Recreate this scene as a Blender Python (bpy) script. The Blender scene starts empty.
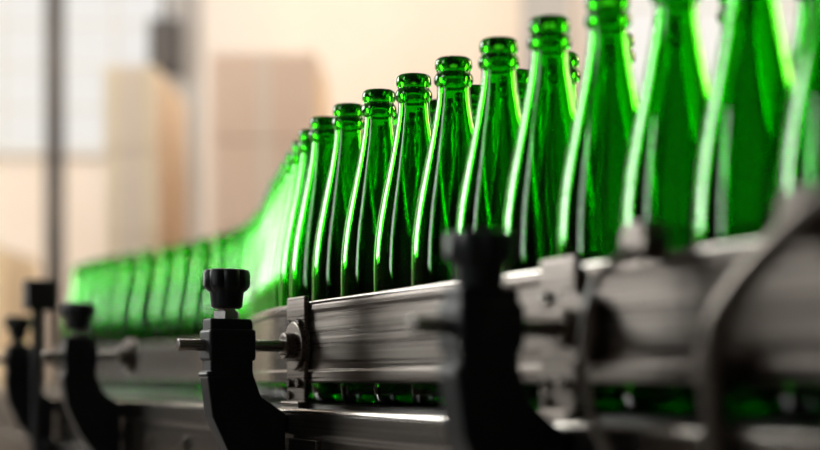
import bpy, bmesh, math, random
from mathutils import Vector, Matrix
random.seed(4)
S=bpy.context.scene
S.view_settings.view_transform='Standard'
col=S.collection
BELT=0.9
O=Vector((0.003,1.31,0)); T=Vector((-.428,.904,0)).normalized(); N=Vector((.904,.428,0)).normalized()
def L(n,t,h): 
    p=O+N*n+T*t; return Vector((p.x,p.y,BELT+h))
ANG=math.atan2(T.y,T.x)  # heading of conveyor
# ---------- materials ----------
def mat(name,colr,rough=.5,metal=0,trans=0,ior=1.45,emit=None,es=0,bump=0,nscale=20,stretch=(1,1,1),colr2=None,rotz=0,rough2=None):
    m=bpy.data.materials.new(name); m.use_nodes=True; nt=m.node_tree; b=nt.nodes['Principled BSDF']
    b.inputs['Base Color'].default_value=(*colr,1); b.inputs['Roughness'].default_value=rough
    b.inputs['Metallic'].default_value=metal; b.inputs['Transmission Weight'].default_value=trans
    b.inputs['IOR'].default_value=ior
    if emit: b.inputs['Emission Color'].default_value=(*emit,1); b.inputs['Emission Strength'].default_value=es
    if colr2 or bump:
        tc=nt.nodes.new('ShaderNodeTexCoord'); mp=nt.nodes.new('ShaderNodeMapping'); mp.inputs['Scale'].default_value=stretch
        m0=nt.nodes.new('ShaderNodeMapping'); m0.inputs['Rotation'].default_value=(0,0,rotz)
        nz=nt.nodes.new('ShaderNodeTexNoise'); nz.inputs['Scale'].default_value=nscale; nz.inputs['Detail'].default_value=6
        nt.links.new(tc.outputs['Object'],m0.inputs[0]); nt.links.new(m0.outputs[0],mp.inputs[0]); nt.links.new(mp.outputs[0],nz.inputs['Vector'])
        if colr2:
            mx=nt.nodes.new('ShaderNodeValToRGB'); mx.color_ramp.elements[0].color=(*colr,1); mx.color_ramp.elements[1].color=(*colr2,1)
            mx.color_ramp.elements[0].position=.35; mx.color_ramp.elements[1].position=.65
            nt.links.new(nz.outputs['Fac'],mx.inputs[0]); nt.links.new(mx.outputs[0],b.inputs['Base Color'])
        if rough2:
            mr=nt.nodes.new('ShaderNodeMapRange'); mr.inputs['From Min'].default_value=.35; mr.inputs['From Max'].default_value=.65
            mr.inputs['To Min'].default_value=rough; mr.inputs['To Max'].default_value=rough2
            nt.links.new(nz.outputs['Fac'],mr.inputs['Value']); nt.links.new(mr.outputs[0],b.inputs['Roughness'])
        if bump:
            bp=nt.nodes.new('ShaderNodeBump'); bp.inputs['Strength'].default_value=bump; bp.inputs['Distance'].default_value=.001
            nt.links.new(nz.outputs['Fac'],bp.inputs['Height']); nt.links.new(bp.outputs[0],b.inputs['Normal'])
    return m
RZ=-ANG
GLASS=mat('green_glass',(.030,.60,.007),.02,trans=1,ior=1.5)
STEEL=mat('brushed_steel',(.17,.158,.148),.26,1,colr2=(.34,.32,.30),bump=.12,nscale=40,stretch=(.08,14,14),rotz=RZ)
RAIL=mat('worn_rail_steel',(.155,.132,.117),.26,1,colr2=(.30,.265,.24),bump=.15,nscale=40,stretch=(.07,14,14),rotz=RZ,rough2=.38)
EDGE=mat('highlight_edge_steel',(.40,.37,.34),.20,1,colr2=(.55,.51,.47),nscale=30)  # paler steel so thin edge strips show as highlights
BRIGHT=mat('polished_steel',(.52,.50,.48),.22,1)
BLACK=mat('black_plastic',(.010,.012,.016),.40,colr2=(.015,.018,.023),nscale=60)
BELTM=mat('belt_steel',(.04,.04,.04),.30,1,colr2=(.09,.09,.085),bump=.3,nscale=30)
DARK=mat('dark_paint',(.02,.02,.023),.5,colr2=(.03,.03,.034),nscale=5)
CARD=mat('cardboard',(.82,.59,.46),.8,colr2=(.86,.64,.50),nscale=3)
CARD2=mat('cardboard_pale',(.86,.70,.50),.8,colr2=(.90,.74,.54),nscale=3)
TAPE=mat('tape',(.84,.68,.56),.5)
WOOD=mat('pallet_wood',(.4,.26,.14),.8,colr2=(.5,.34,.2),nscale=8,stretch=(1,6,1))
WALL=mat('painted_wall',(.74,.61,.51),.85,colr2=(.80,.69,.60),nscale=.7)
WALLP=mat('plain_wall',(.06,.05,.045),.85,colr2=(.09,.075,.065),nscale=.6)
FLOOR=mat('concrete_floor',(.14,.12,.11),.45,colr2=(.20,.175,.16),nscale=2.5)
CEIL=mat('ceiling_paint',(.10,.09,.085),.9,colr2=(.13,.12,.11),nscale=1)
COLM=mat('column_paint',(.07,.06,.055),.5,colr2=(.10,.085,.075),nscale=4)
COLG=mat('grey_column_paint',(.36,.33,.31),.5,colr2=(.42,.39,.37),nscale=4)
FRAMEM=mat('window_frame_paint',(.66,.63,.60),.5,colr2=(.70,.67,.64),nscale=5)
def emis(name,c,s):
    return mat(name,(.3,.3,.3),.3,emit=c,es=s)
# ---------- mesh helpers ----------
def finish(bm,name,m,parent=None,smooth=False,bevel=0):
    bmesh.ops.recalc_face_normals(bm,faces=bm.faces)
    me=bpy.data.meshes.new(name); bm.to_mesh(me); bm.free()
    me.materials.append(m)
    if smooth:
        for p in me.polygons: p.use_smooth=True
    ob=bpy.data.objects.new(name,me); col.objects.link(ob)
    if bevel:
        b=ob.modifiers.new('bevel','BEVEL'); b.width=bevel; b.segments=3; b.limit_method='ANGLE'
    if smooth:
        try:
            me.set_sharp_from_angle(angle=math.radians(40))
        except Exception: pass
    if parent: ob.parent=parent
    return ob
def empty(name,loc=(0,0,0)):
    e=bpy.data.objects.new(name,None); e.empty_display_size=.05; e.location=loc; col.objects.link(e); return e
def addbox(bm,c,s,rot=None):
    r=bmesh.ops.create_cube(bm,size=1,matrix=Matrix.LocRotScale(Vector(c),rot,Vector(s))); return r['verts']
def box(name,c,s,m,parent=None,bevel=0,rot=None):
    bm=bmesh.new(); addbox(bm,c,s,rot); return finish(bm,name,m,parent,bevel=bevel)
def addcyl(bm,a,b,r,seg=24,r2=None):
    a=Vector(a);b=Vector(b);d=b-a
    q=Vector((0,0,1)).rotation_difference(d.normalized())
    bmesh.ops.create_cone(bm,cap_ends=True,segments=seg,radius1=r,radius2=r if r2 is None else r2,depth=d.length,
        matrix=Matrix.Translation((a+b)/2)@q.to_matrix().to_4x4())
def sweep(path,prof,name,m,parent=None,bevel=0):
    bm=bmesh.new(); rings=[]
    for i,p in enumerate(path):
        a=path[max(i-1,0)]; b=path[min(i+1,len(path)-1)]
        d=(b-a).normalized(); nn=Vector((d.y,-d.x))
        rings.append([bm.verts.new((p.x+nn.x*o,p.y+nn.y*o,BELT+z)) for o,z in prof])
    k=len(prof)
    for r0,r1 in zip(rings,rings[1:]):
        for j in range(k): bm.faces.new((r0[j],r0[(j+1)%k],r1[(j+1)%k],r1[j]))
    bm.faces.new(rings[0]); bm.faces.new(rings[-1][::-1])
    return finish(bm,name,m,parent,bevel=bevel)
def tube(name,pts,r,m,parent=None):
    cu=bpy.data.curves.new(name,'CURVE'); cu.dimensions='3D'; cu.bevel_depth=r; cu.bevel_resolution=5; cu.resolution_u=10; cu.use_fill_caps=True
    sp=cu.splines.new('NURBS'); sp.points.add(len(pts)-1)
    for i,p in enumerate(pts): sp.points[i].co=(*p,1)
    sp.use_endpoint_u=True; sp.order_u=3
    cu.materials.append(m); ob=bpy.data.objects.new(name,cu); col.objects.link(ob)
    if parent: ob.parent=parent
    return ob
# ---------- bottle ----------
def bottle_mesh():
    outer=[(0,.024),(.010,.023),(.020,.015),(.027,.004),(.031,.0),(.0345,.0015),(.0365,.006),(.0372,.014),
      (.0374,.05),(.0374,.10),(.0372,.128),(.0362,.146),(.0340,.165),(.0308,.183),(.0272,.200),(.0238,.216),(.0206,.231),(.0178,.246),(.0156,.258),(.0144,.268),(.0141,.2745),
      (.0146,.2765),(.0166,.2785),(.0172,.281),(.0170,.2840),(.0158,.2862),(.0146,.2872),(.0144,.2885),(.0152,.2900),(.0162,.2925),(.0163,.2955),(.0157,.2985),(.0143,.3)]
    inner=[(.0108,.2995),(.0100,.2975),(.0100,.285),(.0104,.272),(.0116,.258),(.0142,.243),(.0172,.227),(.0206,.211),(.0242,.194),(.0278,.177),(.0312,.160),(.0334,.143),(.0343,.126),(.0346,.10),
      (.0346,.05),(.0344,.016),(.0325,.009),(.029,.009),(.022,.020),(.011,.0285),(0,.030)]
    prof=outer+inner; seg=64; bm=bmesh.new(); rings=[]
    for r,z in prof:
        if r==0: rings.append([bm.verts.new((0,0,z))])
        else: rings.append([bm.verts.new((r*math.cos(2*math.pi*i/seg),r*math.sin(2*math.pi*i/seg),z)) for i in range(seg)])
    for a,b in zip(rings,rings[1:]):
        for i in range(seg):
            j=(i+1)%seg
            if len(a)==1: bm.faces.new((a[0],b[j],b[i]))
            elif len(b)==1: bm.faces.new((a[i],a[j],b[0]))
            else: bm.faces.new((a[i],a[j],b[j],b[i]))
    bmesh.ops.recalc_face_normals(bm,faces=bm.faces)
    me=bpy.data.meshes.new('glass_bottle'); bm.to_mesh(me); bm.free()
    for p in me.polygons: p.use_smooth=True
    me.materials.append(GLASS); return me
BM=bottle_mesh()
def straight(t,n=0): p=O+N*n+T*t; return Vector((p.x,p.y))
B0=Vector((.003,1.31))
ctrl=[Vector((.470,.395)),Vector((.275,.785)),Vector((.1405,1.041)),Vector((.0725,1.1725)),B0,Vector((-.0615,1.449)),Vector((-.0910,1.526)),Vector((-.116,1.635)),Vector((-.134,1.735)),Vector((-.178,1.985)),Vector((-.235,2.33)),
      Vector((-.31,2.62)),Vector((-.47,2.92)),Vector((-.66,3.2)),Vector((-.79,3.45)),Vector((-.86,3.75))]
def catmull(P,k=12):
    out=[]
    for i in range(len(P)-1):
        p0=P[max(i-1,0)];p1=P[i];p2=P[i+1];p3=P[min(i+2,len(P)-1)]
        for s in range(k):
            t=s/k
            out.append(.5*((2*p1)+(p2-p0)*t+(2*p0-5*p1+4*p2-p3)*t*t+(3*p1-p0-3*p2+p3)*t**3))
    out.append(P[-1]); return out
PATH=catmull(ctrl)
def offset(path,o):
    out=[]
    for i,p in enumerate(path):
        a=path[max(i-2,0)]; b=path[min(i+2,len(path)-1)]; d=(b-a).normalized()
        out.append(p+Vector((d.y,-d.x))*o)
    return out
def walk(path,step,start=0):
    res=[]; d=0; nxt=start
    for a,b in zip(path,path[1:]):
        l=(b-a).length
        while nxt<=d+l:
            res.append(a+(b-a)*((nxt-d)/l)); nxt+=step if res[-1].y<2.3 else step*1.25
        d+=l
    return res
i0=min(range(len(PATH)),key=lambda i:(PATH[i]-B0).length)
arc0=sum((b-a).length for a,b in zip(PATH[:i0],PATH[1:i0+1]))
STEP=.0768
st=arc0%STEP
far=empty('distant_bottles',(0,0,0)); placed=[]
for row in range(3):
    pts=walk(offset(PATH,row*.0735),STEP,st+(0,.020,.034)[row])
    for p in pts:
        if row==2 and p.y>1.9: continue
        q=p+Vector((random.uniform(-.0006,.0006),random.uniform(-.0006,.0006)))
        if any((q-o).length<.0750 for o in placed): continue
        placed.append(q)
        if q.y<2.05:
            ob=bpy.data.objects.new('glass_bottle',BM)
        else:
            ob=bpy.data.objects.new('bottle_unit',BM); ob.parent=far
        ob.location=(q.x,q.y,BELT+.0005); ob.rotation_euler=(0,0,random.uniform(0,6.28)); col.objects.link(ob)
# ---------- conveyor ----------
conv=empty('bottle_conveyor',(0,0,0))
line=[straight(t) for t in (-1.6,4.2)]
sweep([straight(-1.6+.0762*i) for i in range(77)],[(-.062,-.012),(.62,-.012),(.62,0),(-.062,0)],'belt',BELTM,conv)
sweep(line,[(-.078,-.20),(-.070,-.20),(-.070,-.05),(-.066,-.012),(-.062,-.012),(-.062,-.004),(-.078,-.004),(-.081,-.008),(-.081,-.028),(-.078,-.032)],'side_frame_front',STEEL,conv,bevel=.0015)
sweep(line,[(.62,-.2),(.64,-.2),(.64,.01),(.62,.01)],'side_frame_back',STEEL,conv)
sweep(line,[(-.092,-.105),(-.078,-.105),(-.078,-.075),(-.092,-.075)],'lower_side_bar',STEEL,conv,bevel=.002)
edge2=[(-.0815+.002*math.cos(a*math.pi/6),-.0065+.002*math.sin(a*math.pi/6)) for a in range(12)]
sweep(line,edge2,'frame_edge_bead',EDGE,conv)
bm=bmesh.new()
for i in range(30):
    t=-1.3+i*.16
    addcyl(bm,L(-.077,t,-.052),L(-.084,t,-.052),.0065,6); addcyl(bm,L(-.077,t,-.052),L(-.080,t,-.052),.010,20)
finish(bm,'frame_bolts',BRIGHT,conv)
bm=bmesh.new(); R=Matrix.Rotation(ANG-math.pi/2,3,'Z').to_quaternion()
for i in range(8):
    c=L(-.080,-1.21+i*.64,-.075); addbox(bm,c,(.004,.07,.085),R)
finish(bm,'splice_plates',STEEL,conv,bevel=.001)
bm=bmesh.new()
for t in (-1.4,-.2,1.0,2.2,3.6):
    for n in (-.04,.60):
        a=L(n,t,0); addbox(bm,(a.x,a.y,.36),(.05,.05,.72),R); addbox(bm,(a.x,a.y,.01),(.10,.10,.02),R)
    a=L(.28,t,0); addbox(bm,(a.x,a.y,.35),(.64,.04,.04),R); addbox(bm,(a.x,a.y,.74),(.66,.05,.06),R)
finish(bm,'support_legs',STEEL,conv)
railprof=[(-.045,.020),(-.045,.096),(-.047,.098),(-.0565,.0985),(-.0590,.0978),(-.0603,.0960),(-.0605,.094),(-.0605,.090),(-.0588,.087),(-.0588,.033),(-.0605,.031),(-.0605,.022),(-.058,.020)]
SP=[straight(t) for t in (-1.3,-.9,-.5,-.1,.115)]
sweep(SP,railprof,'guide_rail_near',RAIL,conv,bevel=.0004)
edge=[(-.0612+.0015*math.cos(a*math.pi/6),.0972+.0015*math.sin(a*math.pi/6)) for a in range(12)]
sweep(SP,edge,'rail_highlight_strip',EDGE,conv)  # bright strip added to imitate the highlight along the rail top
curve=[p for p in PATH if (p-Vector((O.x,O.y))).dot(Vector((T.x,T.y)))>.125]
curve=[straight(.119)]+curve
sweep(curve,railprof,'guide_rail_curved',STEEL,conv)
bc=offset(PATH,.147)
sweep(bc,[(.042,.001),(.05,.001),(.05,.10),(.042,.10)],'back_shade_skirt',DARK,conv)  # solid dark skirt, raised behind the bottles to darken their bases
def joint(t,w,nm):
    p=empty(nm) ; p.parent=conv
    bm=bmesh.new(); c=L(-.063,t,.051); addbox(bm,c,(.005,w,.106),R); finish(bm,'plate',RAIL,p,bevel=.0015)
    bm=bmesh.new()
    for dz in (.078,.020,.008):
        for dt in (-w*.27,w*.27):
            if dz<.015 and dt<0: continue
            addcyl(bm,L(-.065,t+dt,dz),L(-.069,t+dt,dz),.0045,6); 
    finish(bm,'bolts',STEEL,p)
    bm=bmesh.new(); addbox(bm,L(-.066,t,-.001),(.012,w,.006),R); finish(bm,'foot',RAIL,p,bevel=.001)
joint(.130,.048,'rail_joint_a'); joint(-.36,.045,'rail_joint_b')
# ---------- clamps ----------
def clamp(t,knob_top=.128,nrail=-.0605,nc=-.137,name='guide_rail_clamp'):
    e=empty(name,L(nc,t,0))
    kids=[]
    rz=.056
    prof=[(-.020,.081),(.020,.081),(.022,.078),(.022,.030),(.030,.008),(.0555,-.010),(.0545,-.085),(.026,-.085),(0,-.05),(-.018,-.012),(-.023,.026),(-.020,.032)]
    bm=bmesh.new(); f=[];g=[]
    for u,z in prof:
        f.append(bm.verts.new(L(nc+u,t-.013,z))); g.append(bm.verts.new(L(nc+u,t+.013,z)))
    bm.faces.new(f); bm.faces.new(g[::-1])
    for i in range(len(prof)):
        j=(i+1)%len(prof); bm.faces.new((f[i],f[j],g[j],g[i]))
    kids.append(finish(bm,'arm',BLACK,bevel=.003))
    bm=bmesh.new(); addbox(bm,L(nc+.001,t,rz),(.046,.034,.030),R); addbox(bm,L(nc-.001,t,.0285),(.047,.030,.006),R)
    kids.append(finish(bm,'clamp_block',BLACK,bevel=.003))
    bm=bmesh.new(); addcyl(bm,L(nc-.048,t,rz),L(nrail-.002,t,rz),.0058,28); kids.append(finish(bm,'rod',BRIGHT,smooth=True,bevel=.001))
    bm=bmesh.new(); addcyl(bm,L(nrail-.010,t,rz),L(nrail,t,rz),.024,36); addcyl(bm,L(nrail-.020,t,rz),L(nrail-.009,t,rz),.013,28)
    kids.append(finish(bm,'flange',RAIL,smooth=True,bevel=.0015))
    bm=bmesh.new(); addcyl(bm,L(nc,t,.078),L(nc,t,knob_top-.02),.0085); addcyl(bm,L(nc,t,.081),L(nc,t,.088),.013,6)
    kids.append(finish(bm,'threaded_stem',BRIGHT))
    bm=bmesh.new(); c=L(nc,t,0); lv=[(-.037,.0125),(-.035,.0150),(-.022,.0160),(-.019,.0195),(-.016,.0222),(-.004,.0225),(-.001,.0210),(0,.017)]
    rings=[]; sg=64
    for z,r in lv:
        rr=[]
        for i in range(sg):
            a=2*math.pi*i/sg; fl=1-.10*max(0,math.cos(a*8))**2 if r>.0165 else 1
            rr.append(bm.verts.new((c.x+r*fl*math.cos(a),c.y+r*fl*math.sin(a),BELT+knob_top+z)))
        rings.append(rr)
    for a,b in zip(rings,rings[1:]):
        for i in range(sg): bm.faces.new((a[i],a[(i+1)%sg],b[(i+1)%sg],b[i]))
    bm.faces.new(rings[0]); bm.faces.new(rings[-1])
    kids.append(finish(bm,'knob',BLACK,smooth=True))
    bpy.context.view_layer.update()
    for k in kids:
        k.parent=e; k.matrix_parent_inverse=e.matrix_world.inverted()
    return e
clamp(.125)
clamp(-.385,.116)
clamp(.77,.128)
clamp(1.22,.128)
def sensor(t,n,h):
    e=empty('sensor_post'); e.parent=conv
    bm=bmesh.new(); a=L(n,t,0); addcyl(bm,L(n,t,-.12),L(n,t,h),.009); finish(bm,'post',DARK,e)
    bm=bmesh.new(); addbox(bm,L(n+.005,t,h),(.05,.035,.05),R); addbox(bm,L(n+.025,t,-.09),(.04,.04,.03),R); finish(bm,'sensor_head',DARK,e,bevel=.004)
sensor(1.16,-.118,.16)
e=empty('tension_lever'); e.parent=conv
tube('bent_rod',[L(-.075,-.47,.10),L(-.10,-.46,.09),L(-.105,-.45,.04),L(-.10,-.46,-.01),L(-.085,-.47,-.04)],.0035,BRIGHT,e)
tube('lever_arm',[L(-.07,-.70,.145),L(-.085,-.66,.12),L(-.095,-.59,.075),L(-.095,-.56,.04),L(-.085,-.56,-.03)],.007,RAIL,e)
bm=bmesh.new(); addcyl(bm,L(-.062,-.62,.105),L(-.085,-.62,.105),.014); addcyl(bm,L(-.062,-.47,.105),L(-.08,-.47,.105),.012); addcyl(bm,L(-.062,-.55,.03),L(-.09,-.55,.03),.011)
finish(bm,'pivots',RAIL,e,smooth=True)
# ---------- room ----------
X0,X1,Y0,Y1,H=-5,5.5,-4,8,4.6
box('floor',((X0+X1)/2,(Y0+Y1)/2,-.05),(X1-X0,Y1-Y0,.1),FLOOR)
box('ceiling',((X0+X1)/2,(Y0+Y1)/2,H+.05),(X1-X0,Y1-Y0,.1),CEIL)
box('wall_back',((X0+X1)/2,Y1+.05,H/2),(X1-X0,.1,H),WALL)
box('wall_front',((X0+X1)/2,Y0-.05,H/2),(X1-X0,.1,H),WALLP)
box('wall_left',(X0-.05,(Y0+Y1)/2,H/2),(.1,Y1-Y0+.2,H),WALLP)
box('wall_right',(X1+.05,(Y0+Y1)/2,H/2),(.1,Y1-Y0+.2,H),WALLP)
def window(nm,c,w,h,axis,c_em,s,nx,ny):
    e=empty(nm)
    def B(name,u,v,su,sv,dep,m,off=0):
        if axis=='y': box(name,(c[0]+u,c[1]-off,c[2]+v),(su,dep,sv),m,e)
        else: box(name,(c[0]+off,c[1]+u,c[2]+v),(dep,su,sv),m,e)
    B('pane',0,0,w,h,.02,emis(nm+'_glowing_pane',c_em,s))
    for i in range(nx+1): B('mullion_v',-w/2+w*i/nx,0,.03 if 0<i<nx else .05,h+.05,.04,FRAMEM)
    for j in range(ny+1): B('mullion_h',0,-h/2+h*j/ny,w+.05,.025 if 0<j<ny else .05,.035,FRAMEM)
window('window_1',(-1.95,Y1-.03,2.90),1.25,1.4,'y',(1,.97,.95),.48,4,6)
window('highlight_window',(X0+.03,5.0,3.05),1.9,2.5,'x',(.98,1,.96),18,2,3)  # unseen window, sized and placed for highlights on the bottles' left edges
window('inner_streak_window',(X0+.03,-.6,2.9),.8,2.6,'x',(.95,1,1),9,1,3)  # unseen window, placed for a fainter inner streak on the bottles
window('window_4',(2.1,Y1-.03,3.0),2.2,2.2,'y',(1,.99,.98),.62,4,4)
window('warm_glint_panel',(X1-.03,4.6,2.9),.8,2.6,'x',(1,.80,.40),34,1,3)  # unseen warm glowing panel added for yellow glints on the bottles
def column(nm,x,y,w,m):
    e=empty(nm); box('flange_a',(x,y-w*.45,H/2),(w,w*.12,H),m,e); box('flange_b',(x,y+w*.45,H/2),(w,w*.12,H),m,e); box('web',(x,y,H/2),(w*.2,w*.8,H),m,e); box('base_plate',(x,y,.01),(w*2,w*2,.02),m,e)
column('steel_column',-1.66,6.7,.075,COLM)
column('steel_column',-1.07,6.9,.12,COLG)
column('steel_column',.66,7.0,.22,COLG)
e=empty('electrical_box'); box('housing',(-1.16,6.80,2.50),(.15,.07,.27),DARK,e,.01); box('door_panel',(-1.16,6.76,2.50),(.12,.015,.22),COLM,e,.004); box('conduit',(-1.16,6.8,3.61),(.03,.03,1.98),COLM,e)
def cartons(x,y,nx,nz,bw,bh,m,dep=2):
    e=empty('carton_pallet')
    bm=bmesh.new()
    W=nx*bw
    for i in range(3): addbox(bm,(x-W/2+.05+i*(W-.1)/2,y,.05),(.09,dep*.4,.1))
    for i in range(5): addbox(bm,(x,y-dep*.2+.05+i*(dep*.4-.1)/4,.115),(W+.04,.09,.025))
    finish(bm,'pallet',WOOD,e)
    bm=bmesh.new(); bt=bmesh.new()
    for k in range(nz):
        for i in range(nx):
            for j in range(dep):
                cx=x-W/2+bw*(i+.5)+random.uniform(-.004,.004); cy=y-dep*.2+.2+.4*j; cz=.13+bh*(k+.5)
                addbox(bm,(cx,cy,cz),(bw-.008,.39,bh-.006)); addbox(bt,(cx,cy,cz),(.05,.393,bh-.003))
    finish(bm,'cartons',m,e,bevel=.004); finish(bt,'tape',TAPE,e)
cartons(-.58,6.1,1,6,.43,.35,CARD)
cartons(-1.13,6.2,1,6,.22,.345,CARD2)
cartons(-2.3,6.8,3,4,.3,.35,CARD2)
cartons(.15,7.2,2,4,.3,.35,CARD2)
# ---------- added lights ----------
def area(nm,loc,target,sx,sy,p,c):
    l=bpy.data.lights.new(nm,'AREA'); l.shape='RECTANGLE'; l.size=sx; l.size_y=sy; l.energy=p; l.color=c
    o=bpy.data.objects.new(nm,l); o.location=loc; o.rotation_euler=(Vector(target)-Vector(loc)).to_track_quat('-Z','Y').to_euler(); col.objects.link(o); return o
area('added_area_light',(.2,5.8,4.4),(.2,8,1.8),3.5,.4,70,(1,.96,.91))  # unseen light added to brighten the back wall
area('added_area_light',(-.6,3.6,4.4),(-.6,6.4,1.8),2.4,.3,62,(1,.97,.94))  # unseen light added to brighten the carton fronts
area('added_area_light',(2.6,3.2,4.3),(.1,1.3,1),.3,2.4,14,(1,.9,.75))  # unseen warm light added for yellow specks in the glass
w=bpy.data.worlds.new('world'); S.world=w; w.use_nodes=True
w.node_tree.nodes['Background'].inputs[0].default_value=(.8,.85,.9,1); w.node_tree.nodes['Background'].inputs[1].default_value=.1
# ---------- camera ----------
cd=bpy.data.cameras.new('camera'); cam=bpy.data.objects.new('camera',cd); col.objects.link(cam)
cam.location=(0,0,BELT+.022); cam.rotation_euler=(math.pi/2,0,0)
cd.sensor_width=36; cd.lens=62.96; cd.shift_y=156/820; cd.clip_start=.02
cd.dof.use_dof=True; cd.dof.focus_distance=1.32; cd.dof.aperture_fstop=2.35
S.camera=cam
